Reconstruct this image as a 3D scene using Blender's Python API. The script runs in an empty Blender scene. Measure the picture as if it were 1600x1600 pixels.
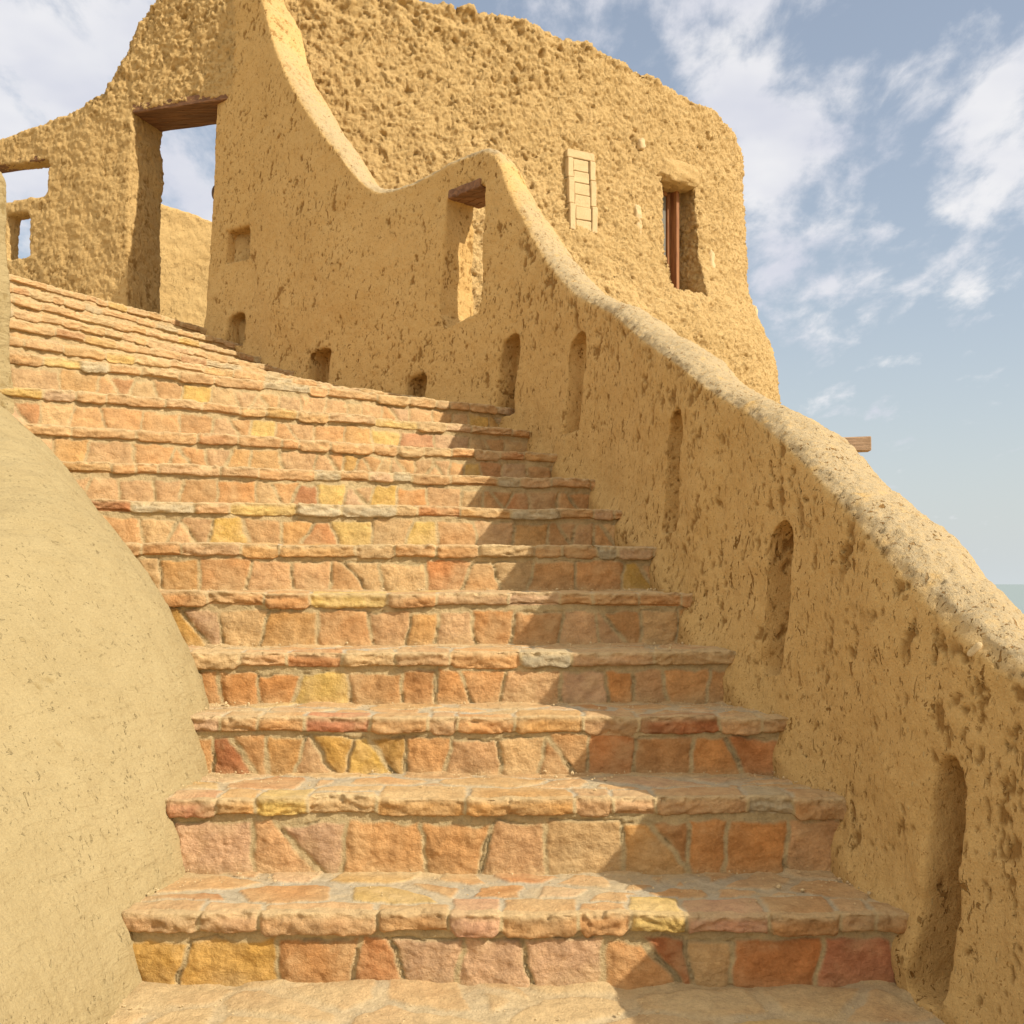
import bpy, math, random
import numpy as np
from mathutils import Vector

RNG = np.random.default_rng(7)
random.seed(7)
scene = bpy.context.scene
COL = scene.collection

# ------------------------------------------------------------------ helpers
def tag(o, label=None, cat=None, group=None, kind=None):
    if label: o["label"] = label
    if cat: o["category"] = cat
    if group: o["group"] = group
    if kind: o["kind"] = kind
    return o

def empty(name, loc):
    o = bpy.data.objects.new(name, None)
    o.location = loc
    o.empty_display_size = 0.2
    COL.objects.link(o)
    return o

def add_mesh(name, verts, faces, mat, origin=(0, 0, 0), parent=None, parent_origin=None,
             smooth=True, colors=None, attrs=None):
    """link ONE mesh object; verts are world coordinates, origin is where the object sits"""
    me = bpy.data.meshes.new(name)
    v = np.asarray(verts, dtype=np.float64) - np.asarray(origin)
    if isinstance(faces, np.ndarray) and faces.ndim == 2:
        nf, k = faces.shape
        me.vertices.add(len(v)); me.vertices.foreach_set("co", v.astype(np.float32).ravel())
        me.loops.add(nf * k); me.loops.foreach_set("vertex_index", faces.astype(np.int32).ravel())
        me.polygons.add(nf)
        me.polygons.foreach_set("loop_start", np.arange(0, nf * k, k, dtype=np.int32))
        me.update(calc_edges=True)
    else:
        me.from_pydata([tuple(p) for p in v], [], [tuple(f) for f in faces])
    me.validate()
    if smooth:
        me.polygons.foreach_set("use_smooth", np.ones(len(me.polygons), dtype=bool))
    if colors is not None:
        a = me.color_attributes.new("stone_colour", 'FLOAT_COLOR', 'POINT')
        c = np.ones((len(v), 4), dtype=np.float32); c[:, :3] = colors
        a.data.foreach_set("color", c.ravel())
    for k_, val in (attrs or {}).items():
        a = me.attributes.new(k_, 'FLOAT', 'POINT')
        a.data.foreach_set("value", np.asarray(val, dtype=np.float32))
    me.materials.append(mat)
    o = bpy.data.objects.new(name, me)
    if parent is not None:
        o.parent = parent
        po = np.asarray(parent_origin if parent_origin is not None else parent.location)
        o.location = tuple(np.asarray(origin) - po)
    else:
        o.location = origin
    COL.objects.link(o)
    return o

def smoothstep(a, b, x):
    t = np.clip((x - a) / (b - a), 0, 1)
    return t * t * (3 - 2 * t)

# --- vectorised noise
_perm = np.random.default_rng(11).permutation(256).astype(np.int64)
_perm = np.concatenate([_perm, _perm, _perm])
_g = np.array([[1,1,0],[-1,1,0],[1,-1,0],[-1,-1,0],[1,0,1],[-1,0,1],[1,0,-1],[-1,0,-1],
               [0,1,1],[0,-1,1],[0,1,-1],[0,-1,-1],[1,1,0],[-1,1,0],[0,-1,1],[0,-1,-1]], dtype=np.float64)
def pnoise(P):
    P = np.asarray(P, dtype=np.float64)
    I = np.floor(P).astype(np.int64); F = P - I; I &= 255
    U = F * F * F * (F * (F * 6 - 15) + 10)
    res = 0
    for dx in (0, 1):
        wx = U[:, 0] if dx else 1 - U[:, 0]
        for dy in (0, 1):
            wy = U[:, 1] if dy else 1 - U[:, 1]
            for dz in (0, 1):
                wz = U[:, 2] if dz else 1 - U[:, 2]
                h = _perm[_perm[_perm[(I[:, 0] + dx) & 255] + ((I[:, 1] + dy) & 255)] + ((I[:, 2] + dz) & 255)] & 15
                g = _g[h]
                res = res + wx * wy * wz * (g[:, 0] * (F[:, 0] - dx) + g[:, 1] * (F[:, 1] - dy) + g[:, 2] * (F[:, 2] - dz))
    return res
def fbm(P, octv=4, gain=0.5):
    a = 1.0; s = 0; P = np.asarray(P, dtype=np.float64)
    for i in range(octv):
        s = s + a * pnoise(P + 17.3 * i); P = P * 2.03; a *= gain
    return s
def worley(P, delta=False):
    """F1, F2 and the id of the nearest cell"""
    P = np.asarray(P, dtype=np.float64)
    I = np.floor(P).astype(np.int64); F = P - I
    f1 = np.full(len(P), 9.0); f2 = np.full(len(P), 9.0); idn = np.zeros(len(P)); dl = np.zeros((len(P), 3))
    for dx in (-1, 0, 1):
        for dy in (-1, 0, 1):
            for dz in (-1, 0, 1):
                a = (I[:, 0] + dx) & 255; b = (I[:, 1] + dy) & 255; c = (I[:, 2] + dz) & 255
                h = _perm[_perm[_perm[a] + b] + c]
                px = dx + _perm[h + 3] / 256.0 - F[:, 0]
                py = dy + _perm[h + 91] / 256.0 - F[:, 1]
                pz = dz + _perm[h + 167] / 256.0 - F[:, 2]
                d = px * px + py * py + pz * pz
                near = d < f1
                f2 = np.where(near, f1, np.minimum(f2, d))
                idn = np.where(near, h / 256.0, idn)
                if delta: dl[near] = -np.stack([px, py, pz], 1)[near]
                f1 = np.where(near, d, f1)
    if delta: return np.sqrt(f1), np.sqrt(f2), idn, dl
    return np.sqrt(f1), np.sqrt(f2), idn

# ------------------------------------------------------------------ camera
HCAM = 1.03
cam_d = bpy.data.cameras.new("Camera")
cam_d.sensor_width = 36.0
cam_d.lens = 1700 / 1600 * 36.0
cam_d.shift_y = 112 / 1600
cam_d.clip_start = 0.05
cam_d.clip_end = 60000
cam = bpy.data.objects.new("Camera", cam_d)
cam.location = (0, 0, HCAM)
cam.rotation_euler = (math.radians(90), 0, 0)
COL.objects.link(cam)
scene.camera = cam

# ------------------------------------------------------------------ materials
class N:
    """tiny node-tree helper"""
    def __init__(s, mat):
        mat.use_nodes = True
        s.t = mat.node_tree; s.n = s.t.nodes; s.l = s.t.links
    def new(s, typ, **kw):
        nd = s.n.new(typ)
        ins = kw.pop('ins', {})
        for k, v in kw.items(): setattr(nd, k, v)
        for k, v in ins.items():
            if isinstance(v, bpy.types.NodeSocket): s.l.new(v, nd.inputs[k])
            else: nd.inputs[k].default_value = v
        return nd
    def math(s, op, a, b=None, c=None, clamp=False):
        nd = s.n.new('ShaderNodeMath'); nd.operation = op; nd.use_clamp = clamp
        for i, v in enumerate((a, b, c)):
            if v is None: continue
            if isinstance(v, bpy.types.NodeSocket): s.l.new(v, nd.inputs[i])
            else: nd.inputs[i].default_value = v
        return nd.outputs[0]
    def mix(s, f, a, b, blend='MIX'):
        nd = s.n.new('ShaderNodeMix'); nd.data_type = 'RGBA'; nd.blend_type = blend
        for i, v in ((0, f), (6, a), (7, b)):
            if isinstance(v, bpy.types.NodeSocket): s.l.new(v, nd.inputs[i])
            else: nd.inputs[i].default_value = v if i == 0 else (*v, 1.0)
        return nd.outputs[2]
    def ramp(s, f, lo, hi):
        nd = s.n.new('ShaderNodeMapRange'); nd.clamp = True
        nd.interpolation_type = 'SMOOTHSTEP'
        s.l.new(f, nd.inputs[0]); nd.inputs[1].default_value = lo; nd.inputs[2].default_value = hi
        return nd.outputs[0]
    def noise(s, vec, scale, detail=4, rough=0.55, dist=0.0):
        nd = s.new('ShaderNodeTexNoise', ins={'Scale': scale, 'Detail': detail, 'Roughness': rough, 'Distortion': dist})
        s.l.new(vec, nd.inputs['Vector'])
        return nd.outputs['Fac']

def mud_material(name, c_lo, c_hi, c_dark, fleck=0.5, straw=0.4, bump=0.006, grain=1.0, streaks=0.0, pitmix=0.8, top=None, fs=1.0, lo=0.0):
    m = bpy.data.materials.new(name); k = N(m)
    bs = k.n['Principled BSDF']; bs.inputs['Roughness'].default_value = 0.95
    bs.inputs['Specular IOR Level'].default_value = 0.15
    co = k.new('ShaderNodeTexCoord').outputs['Object']
    big = k.noise(co, 1.7, 5, 0.6)
    med = k.noise(co, 11, 5, 0.65)
    fine = k.noise(co, 70, 4, 0.7)
    f = k.math('ADD', k.math('MULTIPLY', big, 0.5), k.math('MULTIPLY', med, 0.5))
    col = k.mix(k.ramp(f, 0.32, 0.68), c_lo, c_hi)
    if top is not None:                       # worn, dustier plaster of the crest
        at0 = k.new('ShaderNodeAttribute', attribute_name='crest').outputs['Fac']
        col = k.mix(at0, col, top)
    col = k.mix(k.math('MULTIPLY', k.ramp(fine, 0.42, 0.72), 0.45), col, c_hi)
    # chopped straw: short dark and pale dashes
    def dashes(scale, sx, sy, sz, rz, th, w):
        mp = k.new('ShaderNodeMapping', ins={'Scale': (sx, sy, sz), 'Rotation': rz})
        k.l.new(co, mp.inputs['Vector'])
        v = k.new('ShaderNodeTexVoronoi', feature='F1', ins={'Scale': scale, 'Randomness': 1.0})
        wob = k.new('ShaderNodeVectorMath', operation='ADD')
        nz = k.new('ShaderNodeTexNoise', ins={'Scale': 30.0, 'Detail': 2.0}); k.l.new(co, nz.inputs['Vector'])
        sc = k.new('ShaderNodeVectorMath', operation='SCALE', ins={'Scale': 0.012}); k.l.new(nz.outputs['Color'], sc.inputs[0])
        k.l.new(mp.outputs[0], wob.inputs[0]); k.l.new(sc.outputs[0], wob.inputs[1])
        k.l.new(wob.outputs[0], v.inputs['Vector'])
        sel = k.new('ShaderNodeSeparateColor'); k.l.new(v.outputs['Color'], sel.inputs[0])
        on = k.math('GREATER_THAN', sel.outputs[0], th)
        d = k.math('SUBTRACT', 1.0, k.ramp(v.outputs['Distance'], w * 0.55, w))
        return k.math('MULTIPLY', d, on)
    def flecks(scale, stretch, lo, hi, off):
        mp = k.new('ShaderNodeMapping', ins={'Scale': stretch, 'Location': (off, off * 2, off), 'Rotation': (0.1, 0.12, 0.3)})
        k.l.new(co, mp.inputs['Vector'])
        return k.ramp(k.noise(mp.outputs[0], scale, 3, 0.62, 0.6), lo, hi)
    d1 = flecks(26 * fs, (1, 1, 0.5), 0.635 + lo, 0.675 + lo, 1.0)
    d2 = flecks(58 * fs, (1, 1, 0.55), 0.63 + lo, 0.67 + lo, 5.0)
    d4 = flecks(105 * fs, (1, 1, 0.7), 0.62 + lo, 0.66 + lo, 9.0)
    d3 = dashes(60, 1.0, 0.7, 0.25, (0.1, 0.9, 0.5), 0.75, 0.14)
    clus = k.math('ADD', k.math('MULTIPLY', k.ramp(k.noise(co, 3.1, 4, 0.6), 0.36, 0.6), 0.8), 0.2)
    dk = k.math('MULTIPLY', k.math('MAXIMUM', d1, d2), clus)
    col = k.mix(k.math('MULTIPLY', dk, fleck), col, c_dark)
    col = k.mix(k.math('MULTIPLY', d4, fleck * 0.75), col, c_dark)
    gr = k.new('ShaderNodeHueSaturation')
    k.l.new(k.math('ADD', k.math('MULTIPLY', k.noise(co, 170, 3, 0.7), 0.5), 0.75), gr.inputs['Value']); k.l.new(col, gr.inputs['Color'])
    col = gr.outputs[0]
    col = k.mix(k.math('MULTIPLY', d3, straw), col, (0.62, 0.47, 0.22))
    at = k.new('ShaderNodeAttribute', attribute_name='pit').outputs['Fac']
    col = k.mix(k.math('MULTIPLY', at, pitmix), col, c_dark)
    k.l.new(col, bs.inputs['Base Color'])
    h = k.math('ADD', k.math('MULTIPLY', k.noise(co, 40, 6, 0.7), 0.9 * grain), k.math('MULTIPLY', k.noise(co, 140, 4, 0.7), 0.35 * grain))
    h = k.math('SUBTRACT', h, k.math('MULTIPLY', dk, 0.55))
    h = k.math('ADD', h, k.math('MULTIPLY', d3, 0.3))
    if streaks:
        mp = k.new('ShaderNodeMapping', ins={'Scale': (9, 9, 34), 'Rotation': (0.15, 0.75, 0.0)})
        k.l.new(co, mp.inputs['Vector'])
        h = k.math('ADD', h, k.math('MULTIPLY', k.noise(mp.outputs[0], 1.0, 3, 0.5, 0.6), streaks))
    b = k.new('ShaderNodeBump', ins={'Strength': 1.0, 'Distance': bump, 'Height': h})
    k.l.new(b.outputs[0], bs.inputs['Normal'])
    return m

MAT = {}
MAT['wall'] = mud_material('mud plaster', (0.55, 0.345, 0.125), (0.62, 0.405, 0.160), (0.25, 0.125, 0.030),
                           fleck=0.95, straw=0.6, bump=0.012, top=(0.43, 0.33, 0.19))
MAT['rough'] = mud_material('rough salt mud', (0.54, 0.36, 0.148), (0.63, 0.43, 0.19), (0.27, 0.15, 0.042),
                            fleck=0.4, straw=0.25, bump=0.020, grain=1.4, pitmix=0.6)
MAT['gate'] = mud_material('coarse gate mud', (0.53, 0.345, 0.137), (0.60, 0.41, 0.175), (0.25, 0.135, 0.035),
                           fleck=0.5, straw=0.5, bump=0.015, grain=1.2)
MAT['mound'] = mud_material('smooth clay', (0.335, 0.252, 0.121), (0.385, 0.297, 0.150), (0.20, 0.13, 0.04),
                            fleck=0.27, straw=0.3, bump=0.009, grain=0.9, streaks=1.3, fs=1.7, lo=0.025)
MAT['pale'] = mud_material('pale smooth clay', (0.52, 0.385, 0.20), (0.60, 0.45, 0.25), (0.3, 0.2, 0.09),
                           fleck=0.1, straw=0.2, bump=0.006)
MAT['ground'] = mud_material('desert ground', (0.40, 0.29, 0.14), (0.5, 0.37, 0.19), (0.2, 0.13, 0.05), fleck=0.2, straw=0.1, bump=0.02)

def stone_material():
    m = bpy.data.materials.new('step stone'); k = N(m)
    bs = k.n['Principled BSDF']; bs.inputs['Roughness'].default_value = 0.9
    bs.inputs['Specular IOR Level'].default_value = 0.2
    co = k.new('ShaderNodeTexCoord').outputs['Object']
    at = k.new('ShaderNodeAttribute', attribute_name='stone_colour').outputs['Color']
    n1 = k.noise(co, 28, 5, 0.65); n2 = k.noise(co, 110, 4, 0.7)
    v = k.math('ADD', k.math('MULTIPLY', n1, 0.55), k.math('MULTIPLY', n2, 0.45))
    hsv = k.new('ShaderNodeHueSaturation', ins={'Saturation': 1.0})
    k.l.new(k.math('ADD', k.math('MULTIPLY', k.ramp(v, 0.3, 0.7), 0.42), 0.78), hsv.inputs['Value'])
    k.l.new(at, hsv.inputs['Color'])
    dust = k.math('MULTIPLY', k.ramp(k.noise(co, 7, 5, 0.65), 0.45, 0.7), 0.45)
    col = k.mix(dust, hsv.outputs[0], (0.52, 0.37, 0.19))
    k.l.new(col, bs.inputs['Base Color'])
    mp = k.new('ShaderNodeMapping', ins={'Scale': (1, 1, 1.25)}); k.l.new(co, mp.inputs['Vector'])
    h = k.math('ADD', k.math('MULTIPLY', k.noise(mp.outputs[0], 45, 6, 0.72), 1.0), k.math('MULTIPLY', k.noise(co, 150, 4, 0.7), 0.4))
    b = k.new('ShaderNodeBump', ins={'Strength': 1.0, 'Distance': 0.009, 'Height': h})
    k.l.new(b.outputs[0], bs.inputs['Normal'])
    return m
MAT['stone'] = stone_material()

def wood_material(name, a, b_, axis=(1, 14, 14), scale=3.0):
    m = bpy.data.materials.new(name); k = N(m)
    bs = k.n['Principled BSDF']; bs.inputs['Roughness'].default_value = 0.75
    co = k.new('ShaderNodeTexCoord').outputs['Object']
    mp = k.new('ShaderNodeMapping', ins={'Scale': axis}); k.l.new(co, mp.inputs['Vector'])
    n1 = k.noise(mp.outputs[0], scale, 6, 0.65, 0.5)
    col = k.mix(k.ramp(n1, 0.3, 0.7), a, b_)
    k.l.new(col, bs.inputs['Base Color'])
    b = k.new('ShaderNodeBump', ins={'Strength': 0.8, 'Distance': 0.006, 'Height': n1})
    k.l.new(b.outputs[0], bs.inputs['Normal'])
    return m
MAT['lintel'] = wood_material('dark palm wood', (0.10, 0.042, 0.016), (0.26, 0.125, 0.05))
MAT['frame'] = wood_material('varnished window wood', (0.20, 0.075, 0.024), (0.36, 0.16, 0.055), axis=(12, 12, 1))
MAT['beam'] = wood_material('weathered wood', (0.20, 0.125, 0.07), (0.42, 0.28, 0.17), axis=(1, 9, 14))

def simple_material(name, col, rough=0.6, metal=0.0):
    m = bpy.data.materials.new(name); k = N(m)
    bs = k.n['Principled BSDF']; bs.inputs['Roughness'].default_value = rough
    bs.inputs['Metallic'].default_value = metal
    co = k.new('ShaderNodeTexCoord').outputs['Object']
    f = k.noise(co, 40, 4, 0.6)
    k.l.new(k.mix(f, tuple(c * 0.7 for c in col), col), bs.inputs['Base Color'])
    return m
MAT['iron'] = simple_material('rusty iron', (0.16, 0.11, 0.085), 0.7, 0.3)
MAT['glass'] = simple_material('dusty window glass', (0.22, 0.205, 0.17), 0.3, 0.0)
MAT['lake'] = simple_material('hazy lake water', (0.27, 0.335, 0.34), 0.7)

# ------------------------------------------------------------------ curves / ribbon walls
def resample(pts, step):
    """Catmull-Rom through rows of numbers; the first two columns are x,y"""
    pts = np.asarray(pts, dtype=float)
    out = []
    n = len(pts)
    for i in range(n - 1):
        p0, p1, p2, p3 = pts[max(i - 1, 0)], pts[i], pts[i + 1], pts[min(i + 2, n - 1)]
        L = np.linalg.norm((p2 - p1)[:2]); k = max(1, int(round(L / step)))
        for j in range(k):
            t = j / k
            out.append(0.5 * ((2 * p1) + (-p0 + p2) * t + (2 * p0 - 5 * p1 + 4 * p2 - p3) * t * t + (-p0 + 3 * p1 - 3 * p2 + p3) * t ** 3))
    out.append(pts[-1])
    return np.array(out)

def ribbon(path, side, zbot, zfoot, ztop, thick, batter=0.05, flare=0.05, dome=0.1, outbatter=0.0):
    """closed wall mesh along path. side=+1: thickness grows to the left of travel, -1: to the right"""
    path = np.asarray(path); n = len(path)
    tan = np.gradient(path, axis=0); tan /= np.linalg.norm(tan, axis=1)[:, None]
    nor = np.stack([-tan[:, 1], tan[:, 0]], 1) * side
    V = []; F = []
    for i in range(n):
        prof = []
        zf, zt, th = zfoot[i], ztop[i], thick[i]
        prof.append((0.0 - flare, zbot[i]))
        for f in (0.0, 0.03, 0.07, 0.12, 0.2, 0.35, 0.55, 0.8, 1.0):
            z = zf + (zt - zf) * f
            prof.append(((batter[i] if hasattr(batter, '__len__') else batter) * (z - zf) - flare * math.exp(-(z - zf) / 0.09), z))
        o1 = prof[-1][0]; o2 = th
        dm = dome[i] if hasattr(dome, '__len__') else dome
        for a in (0.12, 0.28, 0.45, 0.62, 0.8, 0.93):
            zz = zt + dm * math.sin(math.pi * (a ** 0.75)) ** 0.8 - (0.055 - 0.035 * min(max((dm - 0.05) / 0.035, 0), 1)) * a * a
            prof.append((o1 + (o2 - o1) * a, zz))
        prof.append((o2, zt - 0.13))
        prof.append((o2 + outbatter * (zt - zf), zf))
        prof.append((o2 + outbatter * (zt - zbot[i]), zbot[i]))
        m = len(prof)
        for o, z in prof:
            V.append((path[i, 0] + nor[i, 0] * o, path[i, 1] + nor[i, 1] * o, z))
    for i in range(n - 1):
        for j in range(m):
            a = i * m + j; b = i * m + (j + 1) % m
            F.append((a, b, b + m, a + m))
    F.append(tuple(range(m))[::-1]); F.append(tuple(range((n - 1) * m, n * m)))
    return V, F

def prism(outline, c, ax, depth, dirv):
    """extrude an outline (list of (along, up)) standing at c: along direction ax, through dirv, both ways by depth=(near, far)"""
    ax = np.array([ax[0], ax[1], 0.0]); ax /= np.linalg.norm(ax)
    dv = np.array([dirv[0], dirv[1], 0.0]); dv /= np.linalg.norm(dv)
    V = []
    for d, sc in depth:
        for s, z in outline:
            V.append(tuple(np.array([c[0], c[1], 0]) + ax * s * sc + dv * d + np.array([0, 0, z])))
    m = len(outline)
    F = [(j, (j + 1) % m, (j + 1) % m + m, j + m) for j in range(m)]
    F += [tuple(range(m))[::-1], tuple(range(m, 2 * m))]
    return V, F

def merge(parts):
    V = []; F = []
    for v, f in parts:
        o = len(V); V += list(v); F += [tuple(i + o for i in q) for q in f]
    return V, F

def temp_obj(V, F):
    import bmesh
    me = bpy.data.meshes.new('tmp'); me.from_pydata([tuple(map(float, v)) for v in V], [], F)
    bm = bmesh.new(); bm.from_mesh(me); bmesh.ops.recalc_face_normals(bm, faces=bm.faces); bm.to_mesh(me); bm.free()
    o = bpy.data.objects.new('tmp', me); COL.objects.link(o)
    return o

def carve(solid, cutters, voxel, smooth_it=6):
    """solid minus every cutter, voxel-remeshed so that edges weather; returns vertices, normals, quads"""
    a = temp_obj(*solid); tmp = [a]
    for c in cutters:
        b = temp_obj(*c); tmp.append(b)
        md = a.modifiers.new('cut', 'BOOLEAN'); md.operation = 'DIFFERENCE'; md.object = b; md.solver = 'EXACT'
    rm = a.modifiers.new('rm', 'REMESH'); rm.mode = 'VOXEL'; rm.voxel_size = voxel
    if smooth_it:
        sm = a.modifiers.new('sm', 'SMOOTH'); sm.factor = 0.5; sm.iterations = smooth_it
    for b in tmp[1:]: b.hide_render = True
    dg = bpy.context.evaluated_depsgraph_get(); dg.update()
    me = bpy.data.meshes.new_from_object(a.evaluated_get(dg))
    nv = len(me.vertices)
    co = np.empty(nv * 3, dtype=np.float32); me.vertices.foreach_get('co', co)
    no = np.empty(nv * 3, dtype=np.float32); me.vertices.foreach_get('normal', no)
    nl = len(me.loops); li = np.empty(nl, dtype=np.int32); me.loops.foreach_get('vertex_index', li)
    quads = li.reshape(-1, 4)
    bpy.data.meshes.remove(me)
    for b in tmp:
        m_ = b.data; bpy.data.objects.remove(b); bpy.data.meshes.remove(m_)
    return co.reshape(-1, 3).astype(float), no.reshape(-1, 3).astype(float), quads

def normals_of(V, Q):
    n = np.cross(V[Q[:, 2]] - V[Q[:, 0]], V[Q[:, 3]] - V[Q[:, 1]])
    out = np.zeros_like(V)
    for i in range(4):
        np.add.at(out, Q[:, i], n)
    return out / (np.linalg.norm(out, axis=1)[:, None] + 1e-12)

def plaster(co, no, seed, pit_amt=1.0, und=0.022, stretch=(1, 1, 0.75)):
    """hand-thrown mud plaster: undulation, trowel lumps, scabs that fell off"""
    P = co + seed
    d = und * fbm(P * 1.9, 3) + 0.0055 * fbm(P * 7, 3) + 0.0035 * fbm(P * 22, 3, 0.6) + 0.0015 * pnoise(P * 55)
    S = np.array(stretch)
    q = fbm(P * S * 12, 5, 0.68)
    reg = smoothstep(-0.25, 0.35, fbm(P * 2.3 + 40, 3))
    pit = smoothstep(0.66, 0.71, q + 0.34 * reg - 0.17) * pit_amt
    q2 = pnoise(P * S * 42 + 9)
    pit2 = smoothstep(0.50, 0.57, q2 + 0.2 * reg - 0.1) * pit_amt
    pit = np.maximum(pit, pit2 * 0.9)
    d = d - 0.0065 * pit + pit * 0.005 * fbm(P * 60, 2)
    return d, pit

def crumble(P, amp=1.0):
    """weathered salt-mud: flaking plates, crevices and small holes of many sizes"""
    w = np.stack([fbm(P * 4 + k, 3) for k in (0, 31, 67)], 1)
    Q = P + 0.07 * w
    w = np.stack([fbm(P * 5 + k, 3) for k in (0, 31, 67)], 1)
    w2 = np.stack([fbm(P * 22 + k, 2) for k in (10, 41, 87)], 1)
    Q = P + 0.06 * w + 0.010 * w2
    S = np.array([1, 1, 1.3])
    def plates(X, off):
        """angular chips: each cell its own height and tilt"""
        f1, f2, idn, dl = worley(X + off, True)
        r1 = (idn * 7.13) % 1 - .5; r2 = (idn * 13.7) % 1 - .5; r3 = (idn * 29.3) % 1 - .5
        return (idn - 0.5) + 1.5 * (dl[:, 0] * r1 + dl[:, 1] * r2 + dl[:, 2] * r3) - 0.5 * smoothstep(0.10, 0.0, f2 - f1)
    big = smoothstep(-0.3, 0.4, fbm(P * 1.7 + 70, 3))
    d = 0.022 * fbm(P * 5, 4, 0.6)
    d = d + 0.026 * plates(Q * S * 9, 0) * (0.35 + 0.65 * big)
    d = d + 0.021 * plates(Q * S * 19, 9)
    d = d + 0.011 * plates(Q * 36, 4)
    d = d - 0.045 * smoothstep(0.50, 0.62, pnoise(Q * S * 12 + 7))
    d = d - 0.020 * smoothstep(0.44, 0.54, pnoise(Q * S * 27 + 3))
    return 0.72 * amp * (d + 0.006 * fbm(P * 40, 2, 0.7))

# ------------------------------------------------------------------ curved stair wall (right parapet + shaded wall)
#      x      y     foot   top   thick
CW = [(1.28, 0.70, -0.10, 0.70, 0.35),
      (1.20, 1.55, -0.05, 0.72, 0.35),
      (1.11, 2.33, 0.00, 0.78, 0.35),
      (1.03, 2.62, 0.06, 0.90, 0.35),
      (0.975, 2.90, 0.18, 1.06, 0.35),
      (0.92, 3.25, 0.38, 1.28, 0.35),
      (0.82, 3.75, 0.65, 1.57, 0.35),
      (0.70, 4.25, 0.90, 1.80, 0.34),
      (0.64, 4.60, 1.08, 1.96, 0.34),
      (0.56, 5.20, 1.29, 2.20, 0.34),
      (0.46, 5.75, 1.48, 2.465, 0.34),
      (0.30, 6.25, 1.68, 2.70, 0.34),
      (0.13, 6.68, 1.86, 3.04, 0.34),
      (-0.03, 6.97, 2.02, 3.44, 0.34),
      (-0.15, 7.10, 2.10, 3.78, 0.34),
      (-0.25, 7.21, 2.14, 3.92, 0.34),
      (-0.48, 7.45, 2.20, 3.92, 0.34),
      (-0.72, 7.68, 2.28, 3.90, 0.40),
      (-0.98, 7.91, 2.35, 3.90, 0.42),
      (-1.15, 8.05, 2.40, 4.00, 0.44),
      (-1.37, 8.24, 2.46, 4.27, 0.45),
      (-1.65, 8.53, 2.60, 4.68, 0.46),
      (-1.90, 8.80, 2.76, 5.10, 0.48),
      (-2.12, 9.05, 2.90, 5.58, 0.50),
      (-2.25, 9.20, 3.00, 6.00, 0.50),
      (-2.42, 9.35, 3.10, 6.45, 0.50),
      (-2.70, 9.58, 3.20, 6.60, 0.50)]
cw = resample(CW, 0.07)
PATH = cw[:, :2]
def path_at_u(u):
    """point and direction on the stair side of the curved wall, by its bearing x/y"""
    r = PATH[:, 0] / PATH[:, 1]
    i = int(np.argmin(np.abs(r - (u - 800) / 1700)))
    i0, i1 = max(i - 2, 0), min(i + 2, len(PATH) - 1)
    t = PATH[i1] - PATH[i0]; t /= np.linalg.norm(t)
    return PATH[i], t
dome = 0.05 + 0.035 * np.clip((3.3 - cw[:, 1]) / 0.9, 0, 1)
dome = np.where((cw[:, 1] > 7.15) & (cw[:, 1] < 7.9), 0.05, dome)
solid = ribbon(PATH, -1, cw[:, 2] - 0.9, cw[:, 2], cw[:, 3], cw[:, 4], batter=0.055 + 0.0 * cw[:, 0], flare=0.05, dome=dome)
cutters = []
def niche(u0, u1, z0, z1, depth, pointed=True):
    p0, t0 = path_at_u(u0); p1, t1 = path_at_u(u1)
    w0 = max(np.linalg.norm(p1 - p0), 0.09); w = w0 * (1.08 if u0 > 1000 else 1.25); c = (p0 + p1) / 2; t = (t0 + t1); t /= np.linalg.norm(t)
    c = c + t * (w - w0) / 2; nrm = np.array([t[1], -t[0]])                      # away from the stairs (right of travel)
    h = w / 2
    if pointed:
        ol = [(-h, z0), (h, z0), (h * 1.0, z0 + (z1 - z0) * 0.8), (h * 0.8, z0 + (z1 - z0) * 0.95), (h * 0.3, z1), (-h * 0.3, z1 + .01),
              (-h * 0.85, z0 + (z1 - z0) * 0.97), (-h, z0 + (z1 - z0) * 0.85)]
    else:
        ol = [(-h, z0), (h, z0 + 0.015), (h, z1), (-h, z1 - 0.01)]
    cutters.append(prism(ol, c, t, ((-0.25, 1.0), (depth, 0.8)), nrm))
niche(1430, 1492, 0.03, 0.60, 0.14)
niche(1180, 1216, 0.74, 1.22, 0.13)
niche(1030, 1056, 1.25, 1.75, 0.14)
niche(880, 905, 1.88, 2.44, 0.14)
niche(778, 805, 2.10, 2.62, 0.16)
niche(644, 666, 2.27, 2.50, 0.14)
niche(488, 522, 2.52, 2.83, 0.17)
niche(364, 385, 3.05, 3.34, 0.17)
niche(356, 384, 3.80, 4.10, 0.22, pointed=False)
# window right through the wall
pa, ta = path_at_u(680); pb, tb = path_at_u(738)
wc = (pa + pb) / 2; wt = pa - pb; ww = np.linalg.norm(wt); wt /= ww
wn = np.array([wt[1], -wt[0]])
hw = ww / 2
WIN_TOP = 3.70
cutters.append(prism([(-hw + .02, 2.84), (hw - .05, 2.80), (hw, 2.9), (hw - .02, WIN_TOP), (-hw, WIN_TOP), (-hw, 2.92)],
                     wc, wt, ((-0.4, 1.0), (0.9, 1.0)), wn))
co, no, quads = carve(solid, cutters, 0.0105, 7)
d, pit = plaster(co, no, 3.0, 1.0)
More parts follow.
